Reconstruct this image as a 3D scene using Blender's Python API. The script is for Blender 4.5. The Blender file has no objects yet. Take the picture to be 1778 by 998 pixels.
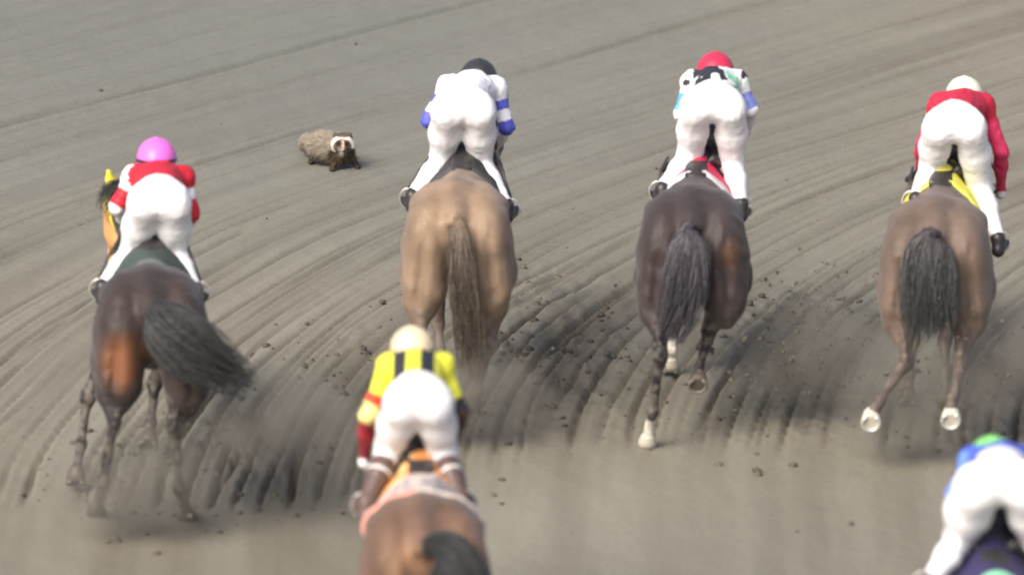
import bpy, math, random
import numpy as np
from mathutils import Vector, Matrix

# ------------------------------------------------------------------ camera
W_PX, H_PX = 1778.0, 998.0
FPX = 11700.0                       # focal length in photo pixels
CAM_H = 11.0
PITCH = math.radians(15.0)
scn = bpy.context.scene
cam_d = bpy.data.cameras.new('camera'); cam = bpy.data.objects.new('camera', cam_d)
scn.collection.objects.link(cam); scn.camera = cam
cam.location = (0, 0, CAM_H)
cam.rotation_euler = (math.pi/2 - PITCH, 0, 0)
cam_d.sensor_width = 36.0
cam_d.lens = 36.0*FPX/W_PX
cam_d.clip_start = 0.5; cam_d.clip_end = 3000
cam_d.dof.use_dof = True
cam_d.dof.focus_distance = 43.0
cam_d.dof.aperture_fstop = 1.4

# ------------------------------------------------------------------ world, light, exposure
SUN_EL, SUN_AZ = 42.0, 214.0       # degrees; azimuth clockwise from +Y: where the light comes FROM
wd = bpy.data.worlds.new("World"); scn.world = wd; wd.use_nodes = True
nt = wd.node_tree
sky = nt.nodes.new('ShaderNodeTexSky'); sky.sky_type = 'NISHITA'; sky.sun_disc = False
sky.sun_elevation = math.radians(SUN_EL); sky.sun_rotation = math.radians(SUN_AZ)
sky.dust_density = 4.0; sky.air_density = 0.6; sky.ozone_density = 0.3
bg = nt.nodes['Background']; bg.inputs['Strength'].default_value = 0.15
nt.links.new(sky.outputs[0], bg.inputs[0])
sd = bpy.data.lights.new('sun', 'SUN'); sun = bpy.data.objects.new('sun', sd); scn.collection.objects.link(sun)
sd.energy = 2.2; sd.angle = math.radians(34); sd.color = (1.0, 0.96, 0.87)
az, el = math.radians(SUN_AZ), math.radians(SUN_EL)
sdir = Vector((math.sin(az)*math.cos(el), math.cos(az)*math.cos(el), math.sin(el)))
sun.rotation_euler = sdir.to_track_quat('Z', 'Y').to_euler()
sun.location = (-20, -10, 30)
scn.view_settings.view_transform = 'Standard'; scn.view_settings.look = 'None'
scn.view_settings.exposure = 0.66; scn.view_settings.gamma = 1.0; scn.view_settings.use_curve_mapping = False
scn.cycles.volume_step_rate = 2.0; scn.cycles.volume_max_steps = 128

# ------------------------------------------------------------------ helpers
rng = np.random.default_rng(7); random.seed(7)
CP, SP = math.cos(PITCH), math.sin(PITCH)
def ray(px, py):
    a = (px-W_PX/2)/FPX; b = (H_PX/2-py)/FPX
    return np.array([a, CP+b*SP, -SP+b*CP])
def at_z(px, py, z):
    d = ray(px, py); t = (z-CAM_H)/d[2]; return np.array([0, 0, CAM_H])+d*t
def at_y(px, py, Y):
    d = ray(px, py); t = Y/d[1]; return np.array([0, 0, CAM_H])+d*t

def link(o, parent=None):
    scn.collection.objects.link(o)
    if parent is not None: o.parent = parent
    return o
def empty(name, loc, label, cat, group=None):
    o = bpy.data.objects.new(name, None); o.location = loc; o.empty_display_size = 0.2
    link(o); o['label'] = label; o['category'] = cat
    if group: o['group'] = group
    return o
def wloc(o):
    v = np.zeros(3)
    while o is not None:
        v = v+np.array(o.location); o = o.parent
    return v
LEAN = None                        # (y0, k): a horse turned slightly to the side, k metres sideways per metre forward
def lean(v):
    v = np.array(v, dtype=np.float64)
    if LEAN is not None: v[..., 0] += LEAN[1]*(v[..., 1]-LEAN[0])
    return v
def mesh(name, v, f, mat, parent=None, col=None, smooth=True):
    v = lean(v)
    if parent is not None: v = v-wloc(parent)
    me = bpy.data.meshes.new(name)
    if isinstance(f, np.ndarray):
        nv, nf, k = len(v), len(f), f.shape[1]
        me.vertices.add(nv); me.vertices.foreach_set('co', v.astype(np.float32).ravel())
        me.loops.add(nf*k); me.loops.foreach_set('vertex_index', f.astype(np.int32).ravel())
        me.polygons.add(nf)
        me.polygons.foreach_set('loop_start', np.arange(0, nf*k, k, dtype=np.int32))
        me.polygons.foreach_set('loop_total', np.full(nf, k, dtype=np.int32))
        me.update(calc_edges=True); me.validate()
    else:
        me.from_pydata([tuple(p) for p in v], [], f); me.update()
    if smooth: me.polygons.foreach_set('use_smooth', np.ones(len(me.polygons), dtype=bool))
    if col is not None:
        ca = me.color_attributes.new('coat', 'FLOAT_COLOR', 'POINT')
        c = np.ones((len(v), 4), dtype=np.float32); c[:, :3] = col
        ca.data.foreach_set('color', c.ravel())
    if mat is not None: me.materials.append(mat)
    o = bpy.data.objects.new(name, me)
    return link(o, parent)

# value noise -------------------------------------------------------
def vnoise(x, y, z=None, seed=0):
    x = np.asarray(x, float); y = np.asarray(y, float)
    z = np.zeros_like(x) if z is None else np.asarray(z, float)
    xi, yi, zi = np.floor(x).astype(np.int64), np.floor(y).astype(np.int64), np.floor(z).astype(np.int64)
    fx, fy, fz = x-xi, y-yi, z-zi
    fx = fx*fx*(3-2*fx); fy = fy*fy*(3-2*fy); fz = fz*fz*(3-2*fz)
    def h(a, b, c):
        n = (a*374761393+b*668265263+c*2147483647+seed*974711) & 0x7fffffff
        n = (n ^ (n >> 13))*1274126177 & 0x7fffffff
        n = (n ^ (n >> 16)) & 0xffff
        return n/65535.0
    r = 0
    for dx in (0, 1):
        for dy in (0, 1):
            for dz in (0, 1):
                r = r+h(xi+dx, yi+dy, zi+dz)*(fx if dx else 1-fx)*(fy if dy else 1-fy)*(fz if dz else 1-fz)
    return r
def fbm(x, y, z=None, seed=0, oct=4):
    s, a, t = 0, 1.0, 0
    z = np.zeros_like(x) if z is None else z
    for i in range(oct):
        s = s+a*vnoise(x*2**i, y*2**i, z*2**i, seed+i*17); t += a; a *= 0.5
    return s/t
def sstep(a, b, x):
    t = np.clip((x-a)/(b-a), 0, 1); return t*t*(3-2*t)

# signed distance fields and surface nets --------------------------
class Field:
    def __init__(s, lo, hi, h):
        s.h = h; s.lo = np.array(lo, float)-2*h
        n = np.ceil((np.array(hi, float)+2*h-s.lo)/h).astype(int)+1
        s.ax = [s.lo[i]+h*np.arange(n[i]) for i in range(3)]
        s.D = np.full(n, 10.0, dtype=np.float32)
    def _win(s, lo, hi, m):
        sl = []
        for i in range(3):
            a = max(0, int((lo[i]-m-s.lo[i])/s.h)); b = min(len(s.ax[i]), int((hi[i]+m-s.lo[i])/s.h)+2)
            if b <= a: return None
            sl.append(slice(a, b))
        return tuple(sl)
    def _grid(s, w):
        return np.meshgrid(*[s.ax[i][w[i]].astype(np.float32) for i in range(3)], indexing='ij')
    def _mix(s, w, d, k, sub=False):
        a = s.D[w]
        if sub:
            h = np.clip(0.5-0.5*(a+d)/k, 0, 1); s.D[w] = a*(1-h)-d*h+k*h*(1-h)
        else:
            h = np.clip(0.5+0.5*(a-d)/k, 0, 1); s.D[w] = a*(1-h)+d*h-k*h*(1-h)
    def cone(s, a, b, ra, rb, k=0.03, flat=None):
        a, b = np.array(a, float), np.array(b, float); r = max(ra, rb)
        w = s._win(np.minimum(a, b)-r, np.maximum(a, b)+r, k+3*s.h)
        if w is None: return s
        X, Y, Z = s._grid(w); ab = b-a; L = max(ab@ab, 1e-9)
        t = np.clip(((X-a[0])*ab[0]+(Y-a[1])*ab[1]+(Z-a[2])*ab[2])/L, 0, 1)
        d = np.sqrt((X-a[0]-t*ab[0])**2+(Y-a[1]-t*ab[1])**2+(Z-a[2]-t*ab[2])**2)-(ra+(rb-ra)*t)
        s._mix(w, d, k); return s
    def ell(s, c, r, k=0.04, rot=None, sub=False):
        c, r = np.array(c, float), np.array(r, float); m = r.max()
        w = s._win(c-m, c+m, k+3*s.h)
        if w is None: return s
        X, Y, Z = s._grid(w); X = X-c[0]; Y = Y-c[1]; Z = Z-c[2]
        if rot is not None:
            R = np.array(Matrix.Rotation(rot[0], 3, 'X') @ Matrix.Rotation(rot[1], 3, 'Y') @ Matrix.Rotation(rot[2], 3, 'Z'))
            X, Y, Z = (R[0, 0]*X+R[1, 0]*Y+R[2, 0]*Z, R[0, 1]*X+R[1, 1]*Y+R[2, 1]*Z, R[0, 2]*X+R[1, 2]*Y+R[2, 2]*Z)
        k0 = np.sqrt((X/r[0])**2+(Y/r[1])**2+(Z/r[2])**2)+1e-6
        k1 = np.sqrt((X/r[0]**2)**2+(Y/r[1]**2)**2+(Z/r[2]**2)**2)+1e-6
        s._mix(w, k0*(k0-1)/k1, k, sub); return s
    def folds(s, amp, sc=(26, 26, 9), seed=1):
        X, Y, Z = s.full(); m = np.abs(s.D) < 0.03
        x, y, z = X[m], Y[m], Z[m]
        w1 = fbm(x*4, y*4, z*4, seed=seed, oct=2)*1.6
        a = 1-np.abs(2*vnoise(x*sc[0]+w1*3, y*sc[1]+z*7, z*sc[2]+w1*4, seed=seed+5)-1)
        b = vnoise(x*8+w1, y*8, z*8, seed=seed+9)
        D = s.D.copy(); D[m] += (amp*(a-0.5)+amp*0.35*(b-0.5)).astype(np.float32); s.D = D; return s
    def full(s): return s._grid(tuple(slice(0, len(a)) for a in s.ax))
    def copy_cut(s, off, fn, lo=None, hi=None):
        """offset shell of the field cut by fn(X,Y,Z) < 0, evaluated inside a box"""
        w = s._win(lo, hi, 0) if lo is not None else tuple(slice(0, len(a)) for a in s.ax)
        g = object.__new__(Field); g.h = s.h; g.ax = [s.ax[i][w[i]] for i in range(3)]
        g.lo = np.array([a[0] for a in g.ax]); X, Y, Z = s._grid(w)
        D = np.maximum(s.D[w]-off, fn(X, Y, Z))
        for i in range(3):      # close at the window's rim
            ix = [slice(None)]*3; ix[i] = 0; D[tuple(ix)] = 1.0; ix[i] = -1; D[tuple(ix)] = 1.0
        g.D = D; return g
    def polygonize(s):
        D = s.D; n = np.array(D.shape)
        ins = D < 0
        cs = tuple(n-1); cnt = np.zeros(cs, np.int8)
        for dx in (0, 1):
            for dy in (0, 1):
                for dz in (0, 1):
                    cnt += ins[dx:dx+cs[0], dy:dy+cs[1], dz:dz+cs[2]]
        act = (cnt > 0) & (cnt < 8)
        I = np.argwhere(act); idx = np.full(cs, -1, np.int64); idx[act] = np.arange(len(I))
        acc = np.zeros((len(I), 3)); num = np.zeros(len(I))
        corners = [(a, b, c) for a in (0, 1) for b in (0, 1) for c in (0, 1)]
        for p in corners:
            for ax in range(3):
                if p[ax]: continue
                q = list(p); q[ax] = 1
                a = D[I[:, 0]+p[0], I[:, 1]+p[1], I[:, 2]+p[2]]; b = D[I[:, 0]+q[0], I[:, 1]+q[1], I[:, 2]+q[2]]
                m = (a < 0) != (b < 0); t = np.where(m, a/np.where(m, a-b, 1), 0)
                pt = np.tile(np.array(p, float), (len(I), 1)); pt[:, ax] += t
                acc[m] += pt[m]; num[m] += 1
        V = s.lo+s.h*(I+acc/np.maximum(num, 1)[:, None])
        F = []
        for ax in range(3):
            u, v = (ax+1) % 3, (ax+2) % 3
            sl0 = [slice(None)]*3; sl1 = [slice(None)]*3
            sl0[ax] = slice(0, -1); sl1[ax] = slice(1, None)
            e = ins[tuple(sl0)] != ins[tuple(sl1)]
            E = np.argwhere(e); E = E[(E[:, u] > 0) & (E[:, v] > 0) & (E[:, u] < n[u]-1) & (E[:, v] < n[v]-1)]
            A = E.copy(); B = E.copy(); B[:, u] -= 1; C_ = B.copy(); C_[:, v] -= 1; Dd = E.copy(); Dd[:, v] -= 1
            q = np.stack([idx[tuple(P.T)] for P in (A, B, C_, Dd)], 1)
            flip = ins[tuple(E.T)]
            q[~flip] = q[~flip][:, ::-1]
            F.append(q)
        F = np.concatenate(F); F = F[(F >= 0).all(1)]
        # one light relaxation for a smooth skin
        nb = np.zeros_like(V); c = np.zeros(len(V))
        for i in range(4):
            a, b = F[:, i], F[:, (i+1) % 4]
            np.add.at(nb, a, V[b]); np.add.at(c, a, 1); np.add.at(nb, b, V[a]); np.add.at(c, b, 1)
        V = V*0.6+0.4*nb/np.maximum(c, 1)[:, None]
        return V, F
def sdmesh(name, fld, mat, parent, colf=None, off=(0, 0, 0)):
    V, F = fld.polygonize()
    col = colf(V) if colf is not None else None
    return mesh(name, V+np.array(off), F, mat, parent, col)
def segdist(P, a, b):
    a, b = np.array(a), np.array(b); ab = b-a; t = np.clip((P-a)@ab/max(ab@ab, 1e-9), 0, 1)
    return np.linalg.norm(P-a-t[:, None]*ab, axis=1), t
def tube(pts, rads, n=6):
    """closed tapered tube: verts, faces"""
    pts = np.array(pts, float); V = []; F = []
    m = len(pts)
    for i in range(m):
        d = pts[min(i+1, m-1)]-pts[max(i-1, 0)]; d = d/(np.linalg.norm(d)+1e-9)
        up = np.array([0, 0, 1.0]) if abs(d[2]) < 0.9 else np.array([0, 1.0, 0])
        s1 = np.cross(d, up); s1 /= np.linalg.norm(s1)+1e-9; s2 = np.cross(d, s1)
        for j in range(n):
            a = 2*math.pi*j/n; V.append(pts[i]+rads[i]*(math.cos(a)*s1+math.sin(a)*s2))
    for i in range(m-1):
        for j in range(n):
            k = (j+1) % n; F.append((i*n+j, i*n+k, (i+1)*n+k, (i+1)*n+j))
    F.append(tuple(range(n))[::-1]); F.append(tuple((m-1)*n+j for j in range(n)))
    return V, F
class Acc:
    def __init__(s): s.v = []; s.f = []; s.n = 0
    def add(s, V, F):
        s.v.extend(V); s.f.extend([tuple(i+s.n for i in q) for q in F]); s.n += len(V)
        return s

# ------------------------------------------------------------------ materials
def mat_new(name):
    m = bpy.data.materials.new(name); m.use_nodes = True
    return m, m.node_tree, m.node_tree.nodes['Principled BSDF']
def mat_attr(name, rough=0.6, spec=0.4, sheen=0.0, nscale=14.0, namt=0.18, bscale=60.0, bamt=0.15, bdist=0.004, stretch=(1, 1, 1), sub=0.0):
    """colour from the object's own pattern, broken up by noise, with a fine relief"""
    m, t, b = mat_new(name)
    at = t.nodes.new('ShaderNodeAttribute'); at.attribute_name = 'coat'
    tc = t.nodes.new('ShaderNodeTexCoord'); mp = t.nodes.new('ShaderNodeMapping'); mp.inputs['Scale'].default_value = stretch
    t.links.new(tc.outputs['Object'], mp.inputs[0])
    n = t.nodes.new('ShaderNodeTexNoise'); n.inputs['Scale'].default_value = nscale; n.inputs['Detail'].default_value = 6
    t.links.new(mp.outputs[0], n.inputs[0])
    r = t.nodes.new('ShaderNodeMapRange'); r.inputs[1].default_value = 0.25; r.inputs[2].default_value = 0.75
    r.inputs[3].default_value = 1-namt; r.inputs[4].default_value = 1+namt
    t.links.new(n.outputs[0], r.inputs[0])
    mx = t.nodes.new('ShaderNodeVectorMath'); mx.operation = 'MULTIPLY'
    t.links.new(at.outputs['Color'], mx.inputs[0]); t.links.new(r.outputs[0], mx.inputs[1])
    t.links.new(mx.outputs[0], b.inputs['Base Color'])
    n2 = t.nodes.new('ShaderNodeTexNoise'); n2.inputs['Scale'].default_value = bscale; n2.inputs['Detail'].default_value = 4
    t.links.new(mp.outputs[0], n2.inputs[0])
    bp = t.nodes.new('ShaderNodeBump'); bp.inputs['Strength'].default_value = bamt; bp.inputs['Distance'].default_value = bdist
    t.links.new(n2.outputs[0], bp.inputs['Height']); t.links.new(bp.outputs[0], b.inputs['Normal'])
    b.inputs['Roughness'].default_value = rough; b.inputs['Specular IOR Level'].default_value = spec
    b.inputs['Sheen Weight'].default_value = sheen
    return m
def mat_flat(name, color, rough=0.6, spec=0.4, metal=0.0, namt=0.15, nscale=30, bamt=0.2, bscale=80, bdist=0.003, sheen=0.0):
    m, t, b = mat_new(name)
    tc = t.nodes.new('ShaderNodeTexCoord')
    n = t.nodes.new('ShaderNodeTexNoise'); n.inputs['Scale'].default_value = nscale; n.inputs['Detail'].default_value = 5
    t.links.new(tc.outputs['Object'], n.inputs[0])
    cr = t.nodes.new('ShaderNodeMix'); cr.data_type = 'RGBA'
    c = np.array(color)
    cr.inputs[6].default_value = (*(c*(1-namt)), 1); cr.inputs[7].default_value = (*np.minimum(c*(1+namt), 0.95), 1)
    t.links.new(n.outputs[0], cr.inputs[0]); t.links.new(cr.outputs[2], b.inputs['Base Color'])
    n2 = t.nodes.new('ShaderNodeTexNoise'); n2.inputs['Scale'].default_value = bscale
    t.links.new(tc.outputs['Object'], n2.inputs[0])
    bp = t.nodes.new('ShaderNodeBump'); bp.inputs['Strength'].default_value = bamt; bp.inputs['Distance'].default_value = bdist
    t.links.new(n2.outputs[0], bp.inputs['Height']); t.links.new(bp.outputs[0], b.inputs['Normal'])
    b.inputs['Roughness'].default_value = rough; b.inputs['Specular IOR Level'].default_value = spec
    b.inputs['Metallic'].default_value = metal; b.inputs['Sheen Weight'].default_value = sheen
    return m
M_coat = mat_attr('horse_coat', rough=0.56, spec=0.28, sheen=0.12, nscale=9, namt=0.25, bscale=110, bamt=0.25, bdist=0.003, stretch=(1, 1, 0.35))
M_hair = mat_attr('horse_hair', rough=0.5, spec=0.4, nscale=30, namt=0.3)
M_silk = mat_attr('racing_silk', rough=0.55, spec=0.35, nscale=12, namt=0.05, bscale=13, bamt=0.55, bdist=0.02)
M_breech = mat_flat('white_breeches', (0.80, 0.79, 0.79), 0.6, 0.3, namt=0.03, nscale=9, bamt=0.4, bscale=12, bdist=0.018)
M_skin = mat_flat('skin', (0.50, 0.30, 0.21), 0.5, 0.4, namt=0.08)
M_glove = mat_flat('white_glove', (0.78, 0.77, 0.75), 0.7, namt=0.05)
M_leather = mat_flat('black_leather', (0.03, 0.027, 0.026), 0.4, 0.5)
M_brownleather = mat_flat('brown_leather', (0.11, 0.07, 0.06), 0.45, 0.5)
M_hoof = mat_flat('hoof_horn', (0.09, 0.075, 0.06), 0.55)
M_palehoof = mat_flat('pale_hoof_horn', (0.50, 0.46, 0.38), 0.55)
M_sole = mat_flat('hoof_sole', (0.34, 0.30, 0.25), 0.8)
M_steel = mat_flat('bright_metal', (0.75, 0.74, 0.70), 0.35, metal=0.6)
M_iron = mat_flat('sandy_iron', (0.17, 0.15, 0.125), 0.7)
M_eye = mat_flat('dark_eye', (0.01, 0.008, 0.006), 0.08, 0.8, namt=0, bamt=0)
M_cloth = mat_attr('saddle_cloth', rough=0.75, nscale=20, namt=0.1, bscale=40, bamt=0.3)
M_helmet = {}
def helmet_mat(name, c):
    if name not in M_helmet: M_helmet[name] = mat_flat(name, c, 0.38, 0.5, namt=0.05, bamt=0.15, bscale=25)
    return M_helmet[name]
#GROUND
# ------------------------------------------------------------------ ground: a sheet of harrowed sand that reaches the horizon
_rows = np.array([-400, 0, 100, 200, 300, 400, 500, 600, 680, 750, 820, 1000, 1400], float)
_ang = np.array([12, 14, 15, 16.5, 18.5, 24, 33, 42, 54, 68, 82, 89, 90], float)
_gy = np.array([at_z(W_PX/2, r, 0)[1] for r in _rows])
_a = np.array([math.atan2(CAM_H, y) for y in _gy])
_sl = np.sin(_a)/np.tan(np.radians(_ang))
_o = np.argsort(_gy); _gy, _sl = _gy[_o], _sl[_o]
_yy = np.linspace(5, 90, 3400); _s = np.interp(_yy, _gy, _sl); _s = np.convolve(np.pad(_s, 30, 'edge'), np.ones(61)/61, 'valid')
_Fc = np.concatenate([[0], np.cumsum((_s[1:]+_s[:-1])/2*np.diff(_yy))])
def furrow_u(X, Y): return X-np.interp(Y, _yy, _Fc)+0.18*(fbm(X*0.35, Y*0.35, seed=3, oct=2)-0.5)
WAKES = []
for (wx, wy, wrx, wry, wa) in ((430, 770, 135, 120, 1.0), (240, 850, 150, 60, 0.5), (960, 610, 150, 130, 0.9), (1390, 620, 130, 120, 0.8), (1730, 690, 110, 90, 0.7), (620, 620, 130, 80, 0.4)):
    p_ = at_z(wx, wy, 0); q_ = at_z(wx+wrx, wy-wry, 0); WAKES.append((p_[0], p_[1], q_[0]-p_[0], q_[1]-p_[1], wa))
_rowY = np.array([at_z(W_PX/2, r, 0)[1] for r in range(-100, 1101, 20)]); _rowV = np.arange(-100, 1101, 20.0)
def row_of(Y): return np.interp(Y, _rowY[::-1], _rowV[::-1])
def groove_mask(X, Y):
    """where the sand has been cut up: wakes of the runners"""
    m = 0.0*X
    for cx, cy, rx, ry, a in WAKES:
        m = np.maximum(m, a*np.exp(-(((X-cx)/rx)**2+((Y-cy)/ry)**2)**1.5))
    return m
def grooves(X, Y):
    u = furrow_u(X, Y); row = row_of(Y); wake = groove_mask(X, Y); g = 0
    sh_ = 95*sstep(-1.2, 0.6, X); fade = (1-sstep(835-sh_, 895-sh_, row))*(0.80+0.25*sstep(330, 520, row))
    for per, sd_, wt in ((0.150, 9, 1.0), (0.37, 10, 0.9)):
        k = np.floor(u/per); f = u/per-k
        line = vnoise(k+0.5, 0*k+0.5, seed=sd_)
        along = fbm(k*7.3, Y*0.42+k*3.1, seed=5+sd_, oct=3)
        on = sstep(0.42, 0.78, 0.45*line+0.75*along+0.25*wake+0.45*np.exp(-(((X-WAKES[0][0])/0.6)**2+((Y-WAKES[0][1])/1.6)**2)**1.5))
        c = 0.5+0.25*(vnoise(k*3.1, Y*0.8, seed=6)-0.5)
        w = (0.085 if per < 0.2 else 0.045)
        g = g+wt*on*(fade+0.6*wake*(1-sstep(850-sh_, 900-sh_, row)))*(np.exp(-((f-c)/w)**2)-0.3*np.exp(-((f-c-0.26)/(w*1.3))**2))
    return u, row, wake, g
def far_lines(X, Y, u):
    """the few single furrows cut across the far side of the track"""
    r = 0*X
    for (qx, qy, wd_, st, sd_) in ((620, 60, 0.055, 1.25, 0), (950, 112, 0.035, 0.4, 7), (1000, 12, 0.035, 0.5, 8), (1500, 60, 0.035, 0.5, 9), (1450, 170, 0.035, 0.5, 10), (300, 20, 0.03, 0.35, 11), (700, 330, 0.03, 0.4, 12), (1300, 330, 0.035, 0.5, 13), (1650, 260, 0.035, 0.5, 14)):
        q = at_z(qx, qy, 0); uq = furrow_u(np.array([q[0]]), np.array([q[1]]))[0]
        dl = np.abs(u-uq+0.02*np.sin(Y*1.7+sd_)); on = sstep(0.30, 0.5, fbm(X*0.7, Y*0.7, seed=60+sd_, oct=2)+(0.35 if sd_ == 0 else -0.03))
        r = r+st*on*(np.exp(-(dl/wd_)**2)-0.35*np.exp(-((dl-2.4*wd_)/(wd_*1.2))**2))*sstep(38.5, 40.5, Y)
    return r
def ground_h(X, Y):
    u, row, wake, g = grooves(X, Y)
    h = -(0.032+0.030*np.exp(-(((X-WAKES[0][0])/0.6)**2+((Y-WAKES[0][1])/1.6)**2)**1.5))*g
    h += 0.016*(fbm(u*3.0, Y*0.30, seed=21, oct=3)-0.5)+(0.010+0.012*(1-sstep(300, 600, row)))*(fbm(u*8.0, Y*0.35, seed=22, oct=3)-0.5)
    h -= 0.050*far_lines(X, Y, u)
    ch = fbm(X*7, Y*3.5, seed=31, oct=3)
    ch2 = fbm(X*16, Y*9, seed=37, oct=3); h += wake*(0.075*(ch-0.5)+0.045*(ch2-0.5))*(0.5+0.9*sstep(-1, 1.2, X))+0.012*(fbm(X*6, Y*3.4, seed=33, oct=4)-0.5)
    h += 0.003*(fbm(X*22, Y*14, seed=35, oct=2)-0.5)
    return h
PRINTS = [(random.uniform(-3.9, 4.2), random.uniform(35, 47)) for _ in range(0)]
def axis(lo, hi, step, far):
    c = list(np.arange(lo, hi+1e-6, step)); s = step; p = hi
    while p < far: s *= 1.35; p += s; c.append(p)
    s = step; p = lo; pre = []
    while p > -far: s *= 1.35; p -= s; pre.append(p)
    return np.array(pre[::-1]+c)
def build_ground():
    xs = axis(-5.2, 5.4, 0.022, 900); ys = axis(33.5, 51.5, 0.029, 1200)
    X, Y = np.meshgrid(xs, ys, indexing='ij')
    Z = ground_h(X, Y)
    out = np.maximum(np.maximum(-5.2-X, X-5.4), np.maximum(33.5-Y, Y-51.5)); Z = Z*(1-sstep(0.0, 1.5, out))
    for px_, py_ in PRINTS:
        i0, i1 = np.searchsorted(xs, [px_-0.16, px_+0.16]); j0, j1 = np.searchsorted(ys, [py_-0.2, py_+0.2])
        dx = (X[i0:i1, j0:j1]-px_)/0.065; dy = (Y[i0:i1, j0:j1]-py_)/0.075; r = np.sqrt(dx*dx+dy*dy)
        Z[i0:i1, j0:j1] += -0.022*np.exp(-r**4)+0.012*np.exp(-((r-1.45)/0.3)**2)*(dy < 0.6)
    nx, ny = X.shape
    idx = np.arange(nx*ny).reshape(nx, ny)
    F = np.stack([idx[:-1, :-1], idx[1:, :-1], idx[1:, 1:], idx[:-1, 1:]], -1).reshape(-1, 4)
    u, row, wake, gr = grooves(X, Y)
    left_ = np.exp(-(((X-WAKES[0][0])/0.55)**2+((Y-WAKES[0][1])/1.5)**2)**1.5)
    dark_mix = np.clip(0.05*wake+0.50*np.clip(gr, 0, 1.2)+0.55*left_*np.clip(gr, 0, 1.2)+0.5*np.clip(far_lines(X, Y, u), 0, 1)+0.8*(fbm(u*5, Y*0.25, seed=51, oct=3)-0.5)+0.25*wake*(fbm(X*6, Y*4, seed=54, oct=3)-0.3)+0.5*(fbm(X*0.5, Y*0.5, seed=52, oct=2)-0.5)+0.35, 0, 1)  # darker tone in grooves, far furrows and wakes, plus streaky noise
    far = (1-sstep(60, 600, row))*(1-sstep(-1.0, 4.5, X))       # light falloff painted into the sand: greyer, darker towards the far left
    pale_sand = np.array([0.232, 0.218, 0.172]); dark_sand = np.array([0.125, 0.108, 0.081]); grey = np.array([0.160, 0.165, 0.148])
    c = pale_sand+(dark_sand-pale_sand)*dark_mix[..., None]
    c = c+(grey-c)*(0.75*far)[..., None]
    m, t, b = mat_new('harrowed_sand')
    at = t.nodes.new('ShaderNodeAttribute'); at.attribute_name = 'coat'
    tc = t.nodes.new('ShaderNodeTexCoord')
    n = t.nodes.new('ShaderNodeTexNoise'); n.inputs['Scale'].default_value = 28; n.inputs['Detail'].default_value = 8; n.inputs['Roughness'].default_value = 0.7
    t.links.new(tc.outputs['Object'], n.inputs[0])
    r = t.nodes.new('ShaderNodeMapRange'); r.inputs[1].default_value = 0.3; r.inputs[2].default_value = 0.7; r.inputs[3].default_value = 0.88; r.inputs[4].default_value = 1.12
    t.links.new(n.outputs[0], r.inputs[0])
    mx = t.nodes.new('ShaderNodeVectorMath'); mx.operation = 'MULTIPLY'
    t.links.new(at.outputs['Color'], mx.inputs[0]); t.links.new(r.outputs[0], mx.inputs[1]); t.links.new(mx.outputs[0], b.inputs['Base Color'])
    n2 = t.nodes.new('ShaderNodeTexNoise'); n2.inputs['Scale'].default_value = 55; n2.inputs['Detail'].default_value = 6
    t.links.new(tc.outputs['Object'], n2.inputs[0])
    bp = t.nodes.new('ShaderNodeBump'); bp.inputs['Strength'].default_value = 0.35; bp.inputs['Distance'].default_value = 0.012
    t.links.new(n2.outputs[0], bp.inputs['Height']); t.links.new(bp.outputs[0], b.inputs['Normal'])
    bp.inputs['Strength'].default_value = 0.22; b.inputs['Roughness'].default_value = 0.9; b.inputs['Specular IOR Level'].default_value = 0.2
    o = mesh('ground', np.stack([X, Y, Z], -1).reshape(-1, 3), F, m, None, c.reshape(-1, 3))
    o['kind'] = 'structure'
    return m
M_sand = build_ground()
#HORSES
# ------------------------------------------------------------------ horses
def strands(roots, path, width, n, r, rnd, lift=0.0, steps=9, wave=0.02, fray=0.5):
    """hair: tapered three-sided strands that follow a path; returns verts, faces"""
    path = np.array(path, float); tt = np.linspace(0, 1, len(path))
    V = np.zeros((n, steps, 3, 3)); ts = np.linspace(0, 1, steps)
    cen = np.stack([np.interp(ts, tt, path[:, i]) for i in range(3)], 1)
    for i in range(2):
        cen[1:-1] = 0.5*cen[1:-1]+0.25*(cen[:-2]+cen[2:])
    tan = np.gradient(cen, axis=0); tan /= np.linalg.norm(tan, axis=1)[:, None]+1e-9
    side = np.cross(tan, np.array([0, 1.0, 0.15])); side /= np.linalg.norm(side, axis=1)[:, None]+1e-9
    dep = np.cross(tan, side)
    wd_ = np.interp(ts, np.linspace(0, 1, len(width)), width)
    for k in range(n):
        a = rnd.uniform(0, 2*math.pi); q = math.sqrt(rnd.uniform(0, 1)); e = rnd.uniform(1-fray, 1.0)
        tk = ts*e
        ck = np.stack([np.interp(tk, ts, cen[:, i]) for i in range(3)], 1)
        sk = np.stack([np.interp(tk, ts, side[:, i]) for i in range(3)], 1); dk = np.stack([np.interp(tk, ts, dep[:, i]) for i in range(3)], 1)
        wk = np.interp(tk, ts, wd_)
        ph = rnd.uniform(0, 6.28); wv = wave*np.sin(ts*5+ph)*ts
        p = ck+sk*(q*math.cos(a)*wk+wv)[:, None]+dk*(q*math.sin(a)*wk*0.6)[:, None]
        if roots is not None:
            rt = roots[rnd.integers(len(roots))]; p = p*(1-0.0)+np.outer((1-ts)**3, rt-p[0])
        rr = r*(1-0.75*ts**2)*rnd.uniform(0.7, 1.4)
        for j in range(3):
            b = 2*math.pi*j/3+a
            V[k, :, j] = p+(rr[:, None])*(math.cos(b)*sk+math.sin(b)*dk)
    idx = np.arange(n*steps*3).reshape(n, steps, 3); F = []
    for j in range(3):
        k2 = (j+1) % 3
        F.append(np.stack([idx[:, :-1, j], idx[:, :-1, k2], idx[:, 1:, k2], idx[:, 1:, j]], -1).reshape(-1, 4))
    return V.reshape(-1, 3), np.concatenate(F)

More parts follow.
